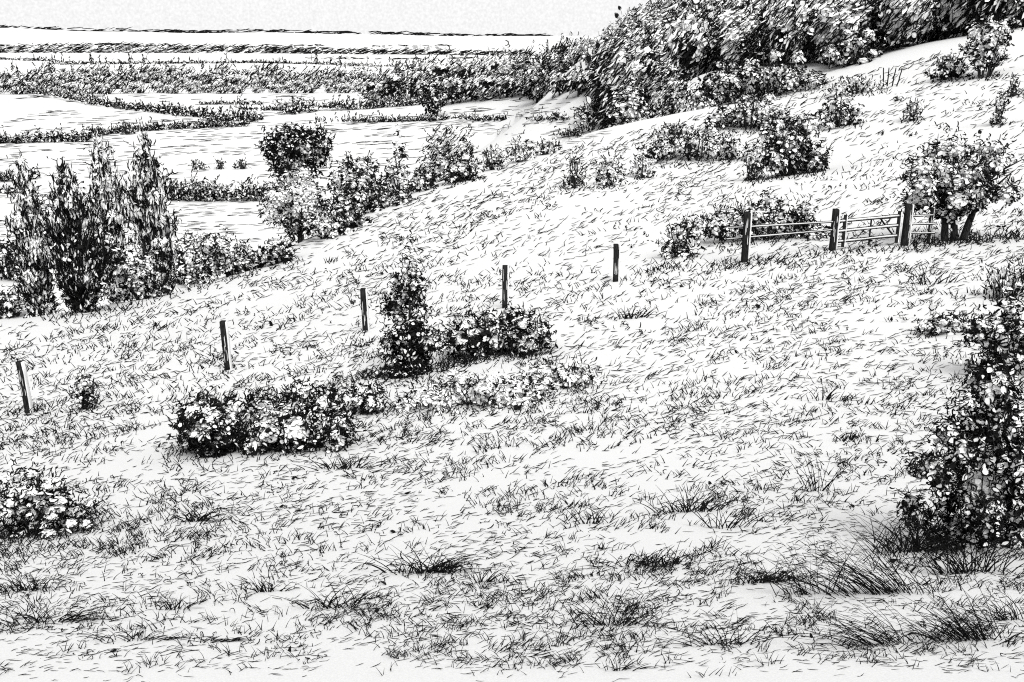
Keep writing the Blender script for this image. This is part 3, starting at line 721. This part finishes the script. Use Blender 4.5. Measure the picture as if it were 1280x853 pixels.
pat = noise3(np.stack([cx / 110, cy / 45.0, 0 * cx + 3], -1))
ok = (rng.random(nc) < np.clip((pat - .25) * 2.4, .15, .9)) & (rng.random(nc) < np.interp(cy, [150, 330, 500, 800, 840, 850], [.5, .8, 1, 1, .4, 0]))
cx, cy = cx[ok], cy[ok]
m = rng.integers(3, 11, len(cx)); ii = np.repeat(np.arange(len(cx)), m)
spanx = rng.uniform(5, 17, len(cx))[ii]
ox = rng.normal(0, 1, len(ii)) * spanx
th = theta(cx, cy)[ii]
px = cx[ii] + ox; py = cy[ii] - np.tan(th) * ox + rng.normal(0, 1.6, len(ii))
lean = rng.normal(.1, .6, len(cx))[ii]
blades(gm, px, py, np.interp(py, [150, 300, 500, 700, 853], [5, 6.5, 9, 13, 16]), lean, .3)
# short scribbles of flowering weeds
nc = 420
cx = rng.uniform(-100, 1380, nc); cy = edge_y(cx) + 20 + (830 - edge_y(cx) - 20) * rng.random(nc)
ii = np.repeat(np.arange(nc), rng.integers(4, 12, nc)); sc = np.interp(cy, [200, 500, 830], [6, 10, 14])[ii]
px = cx[ii] + rng.normal(0, 1, len(ii)) * sc; py = cy[ii] + rng.normal(0, .32, len(ii)) * sc
P = hit(px, py); u = mpp(P); okk = np.isfinite(u); P, u, sc = P[okk], u[okk], sc[okk]
leaves(gm, P + up * (2.5 * u)[:, None], rdir(len(u)), sc * .75 * u, sc * .35 * u, 1.0 * u, rng.random(len(u)) < .03, face=False)
# dark grass standing at the foot of bushes, tree, gate and fence
def fringe(x0, y0, x1, y1, k, h, spread=.5, jit=3):
    t = rng.random(k); blades(gm, x0 + (x1 - x0) * t, y0 + (y1 - y0) * t + rng.normal(0, jit, k), h, rng.normal(.1, .3, k), spread, 1.2)
fringe(1140, 306, 1275, 296, 170, 11); fringe(1030, 317, 1150, 311, 80, 8); fringe(880, 335, 1030, 318, 70, 8)
fringe(450, 474, 590, 455, 200, 12); fringe(570, 452, 690, 440, 130, 10); fringe(205, 572, 470, 508, 220, 12)
fringe(10, 520, 70, 512, 40, 14); fringe(55, 400, 165, 386, 90, 9); fringe(160, 384, 380, 326, 120, 7)
fringe(1090, 690, 1270, 672, 190, 34, .4, 12); fringe(0, 676, 120, 636, 110, 14)
for px_, py_, w_ in FRINGE:                 # a few blades in front of every plant
    if py_ > edge_y(px_) + 4:
        sl = .18 if px_ < 800 else .1; k_ = int(w_ * .55)
        fringe(px_ - w_ * .5, py_ + w_ * .5 * sl + 1, px_ + w_ * .5, py_ - w_ * .5 * sl + 1, k_, float(np.interp(py_, [120, 300, 500, 700], [5, 7, 10, 18])), .5, float(np.interp(py_, [120, 300, 500, 700], [1.5, 2.5, 5, 8])))
fringe(820, 336, 1000, 330, 110, 9); fringe(930, 226, 1040, 218, 60, 7)
go_ = gm.build('meadow_grass', MATS); tag(go_, 'short ink-dark grass blades lying in rows over the pale meadow', 'grass', kind='stuff')
# furrow and stubble lines on the valley fields
fm = MB(); N = 5200
px = rng.uniform(-60, 760, N); py = rng.uniform(119, 330, N)
row = noise3(np.stack([px / 60, (py + .05 * px) / 3.0, 0 * px + 11], -1))
keep = (py < edge_y(px) - 2) & (row > .5); px, py = px[keep], py[keep]
th = np.radians(np.interp(px, [0, 250, 500, 700], [3, 3, 5, 4])) + rng.normal(0, .03, len(px))
P, D, u, ok, m1 = img_dir(px, py, th, 14.0)
P, D, u, m1 = P[ok], D[ok], u[ok], m1[ok]; print('field dashes', len(P))
strokes(fm, P + up * (.5 * u)[:, None], D, 13 * m1, .55 * u, .03, K=4)
fo = fm.build('field_stubble', [M_INK]); tag(fo, 'thin broken stubble lines across the pale valley fields', 'stubble', kind='stuff')

# individual tussocks
GT = 'tussocks in the foreground meadow'
def tussock(label, px, py, w, h, k, lean=0.0, spread=.55, curl=.35, wl=1.25, group=GT, name='grass_tussock', twig=0):
    mb = MB(); P0 = hit(px, py)[0]; u = float(mpp(P0))
    k = int(k * .8)
    bx = rng.normal(0, w * .2, k) ; by = rng.normal(0, w * .04, k)
    B = P0 + np.stack([bx * u, by * u, 0 * bx], -1); B[:, 2] = ground(B[:, 0], B[:, 1])
    D = unit(np.stack([lean + bx / (w * .16) * spread * .5 + rng.normal(0, spread * .6, k), rng.normal(0, .3, k), np.ones(k)], -1))
    L = h * u * rng.uniform(.45, 1.15, k); K = 6; t = np.linspace(0, 1, K)[None]
    side = np.stack([np.sign(D[:, 0]), rng.normal(0, .3, k), -.5 * np.ones(k)], -1)
    Pp = B[:, None] - P0 + (t * L[:, None])[..., None] * D[:, None] + (np.abs(rng.normal(0, curl, (k, 1))) * t ** 2 * L[:, None])[..., None] * side[:, None]
    R = np.interp(np.linspace(0, 1, K), [0, .3, 1], [1.15, 1, .25])[None] * rng.uniform(.7, 1.2, (k, 1)) * u * wl * .55
    tubes(mb, Pp, R, 0)
    if twig:
        q = rng.normal(0, 1, (twig, 3)) * np.array([w * .28 * u, w * .08 * u, 0]); q[:, 2] = np.abs(rng.normal(0, .22, twig)) * h * u
        q[:, 2] += ground(q[:, 0] + P0[0], q[:, 1] + P0[1]) - P0[2]
        leaves(mb, q, rdir(twig), 13 * u, 6 * u, wl * u, rng.random(twig) < .06, face=False)
    o = mb.build(name, MATS, None, P0); tag(o, label, 'grass', group)
for a in [('spiky fan-shaped tussock standing alone near the bottom edge', 768, 782, 110, 56, 46, 0, .9, .2, 1.3),
          ('short-bladed tussock right of centre with a sharp left tuft', 735, 655, 50, 34, 22, -.2, .5, .2, 1.3),
          ('upright tussock above the tangled brambly one', 860, 640, 110, 40, 60, .1, .6, .3, 1.3),
          ('matted dark tussock left of centre in the foreground', 535, 716, 110, 46, 85, .2, .8, .5, 1.35, GT, 'grass_tussock', 26),
          ('tangled brambly tussock right of the matted dark one', 820, 708, 150, 40, 60, .1, .9, .4, 1.3, GT, 'grass_tussock', 40),
          ('small dark tuft below the matted tussock', 605, 728, 30, 34, 20, .3, .5, .2, 1.3),
          ('coarse tussock with arching blades left of the matted one', 420, 760, 96, 44, 44, .1, .9, .4, 1.3),
          ('low dense dark tuft in the left foreground', 330, 740, 66, 22, 44, 0, .7, .3, 1.4),
          ('loose straggling tussock at the lower left corner', 60, 778, 140, 40, 60, .6, 1.0, .5, 1.2),
          ('crossed-stalk tussock in the lower left foreground', 172, 800, 130, 36, 44, .7, 1.2, .4, 1.2),
          ('short dark tuft between the two lower left tussocks', 220, 762, 70, 28, 36, .2, .6, .3, 1.25),
          ('flat broken tussock near the bottom edge, left of centre', 262, 802, 110, 20, 36, 1.2, 1.2, .4, 1.2),
          ('dark bent tuft left of the loose straggling tussock row', 40, 738, 84, 30, 50, .1, .7, .4, 1.3),
          ('small scrubby tuft in the left meadow below the large ragged bush', 245, 652, 60, 30, 34, 0, .8, .4, 1.3),
          ('dark ragged tuft below the leafy left part of the meadow', 430, 586, 90, 26, 50, .1, .8, .4, 1.3),
          ('dark creeping tuft right of the tangled brambly tussock', 960, 728, 100, 36, 60, .3, .8, .5, 1.3, GT, 'grass_tussock', 26),
          ('tussock with two tall bare stalks in the right meadow', 1024, 614, 40, 66, 18, .1, .5, .15, 1.1),
          ('feathery tussock right of the upright one', 912, 660, 80, 50, 30, .2, .6, .3, 1.15),
          ('tussock with crossed stalks near the bottom edge, right of the fan', 905, 806, 120, 54, 46, -.3, .9, .3, 1.2),
          ('dark low tuft at the bottom edge right of the fan-shaped one', 772, 838, 60, 26, 20, .5, .9, .3, 1.3),
          ('dark scruffy tuft at the foot of the slope, right of centre', 792, 398, 50, 18, 34, .2, .6, .3, 1.3),
          ('small leaning tuft in the middle of the right meadow', 1030, 500, 44, 26, 14, 0, .4, .2, 1.2),
          ('dark tuft beneath the gate in the upper right meadow', 1172, 355, 56, 26, 26, .2, .6, .3, 1.2),
          ('dense bladed clump at the left foot of the big right bush', 1140, 690, 90, 70, 80, -.1, .7, .4, 1.35),
          ('dark grass clump directly below the big right bush', 1205, 716, 120, 70, 80, -.2, .6, .3, 1.35)]:
    tussock(*a)
for a in [('long arching grass swept to the left, below the big right bush', 1100, 742, 190, 120, 120, -.95, .35, .25, 1.05),
          ('tall dark grass sheaf leaning left at the lower right corner', 1215, 800, 120, 104, 75, -.8, .4, .2, 1.25),
          ('loose tall stalks left of the arching grass', 1015, 742, 120, 110, 34, -.35, .5, .25, 1.0),
          ('pale tangle of long grass at the bottom right', 1110, 806, 180, 84, 80, -.9, .6, .4, 1.0),
          ('short bristling grass at the right border, bottom corner', 1262, 775, 80, 60, 44, -.4, .7, .4, 1.15)]:
    tussock(*a, group='tall grass clumps at the lower right', name='tall_grass')

# ------------------------------------------------------------------ light
EL, AZ = math.radians(50), math.radians(18)          # high soft sun from the right, a little behind the camera's right shoulder
w = bpy.data.worlds.new('World'); C.world = w; w.use_nodes = True; nt = w.node_tree
bg = nt.nodes['Background']; sk = nt.nodes.new('ShaderNodeTexSky'); sk.sky_type = 'NISHITA'; sk.sun_disc = False
sk.sun_elevation = EL; sk.sun_rotation = math.pi - AZ
hs = nt.nodes.new('ShaderNodeHueSaturation'); hs.inputs['Saturation'].default_value = 0
mx = nt.nodes.new('ShaderNodeMix'); mx.data_type = 'RGBA'; mx.inputs['Factor'].default_value = .97
mx.inputs[7].default_value = (6.5, 6.5, 6.5, 1)
nt.links.new(sk.outputs['Color'], hs.inputs['Color']); nt.links.new(hs.outputs['Color'], mx.inputs[6]); tcw = nt.nodes.new('ShaderNodeTexCoord'); nzw = nt.nodes.new('ShaderNodeTexNoise'); nzw.inputs['Scale'].default_value = 420; nzw.inputs['Detail'].default_value = 2
mr = nt.nodes.new('ShaderNodeMapRange'); mr.inputs[1].default_value = .3; mr.inputs[2].default_value = .7; mr.inputs[3].default_value = .86; mr.inputs[4].default_value = 1.0
ml = nt.nodes.new('ShaderNodeMix'); ml.data_type = 'RGBA'; ml.blend_type = 'MULTIPLY'; ml.inputs['Factor'].default_value = 1
nt.links.new(tcw.outputs['Generated'], nzw.inputs['Vector']); nt.links.new(nzw.outputs['Fac'], mr.inputs[0]); nt.links.new(mx.outputs[2], ml.inputs[6]); nt.links.new(mr.outputs[0], ml.inputs[7])
nt.links.new(ml.outputs[2], bg.inputs['Color'])
bg.inputs['Strength'].default_value = .1
s = bpy.data.lights.new('sun', 'SUN'); s.energy = 2.3; s.angle = math.radians(32); s.color = (1, .995, .985)
so = bpy.data.objects.new('sun', s); COL.objects.link(so); so.location = (60, -40, 120)
# light travels from the right and behind the camera towards the left
so.rotation_euler = (math.radians(90) - EL, 0, AZ)

C.view_settings.view_transform = 'Standard'; C.view_settings.look = 'None'; C.view_settings.exposure = .65; C.view_settings.gamma = 1
C.cycles.pixel_filter_type = 'BLACKMAN_HARRIS'; C.cycles.filter_width = 1.1
C.cycles.use_denoising = False; C.cycles.max_bounces = 6; C.cycles.diffuse_bounces = 5
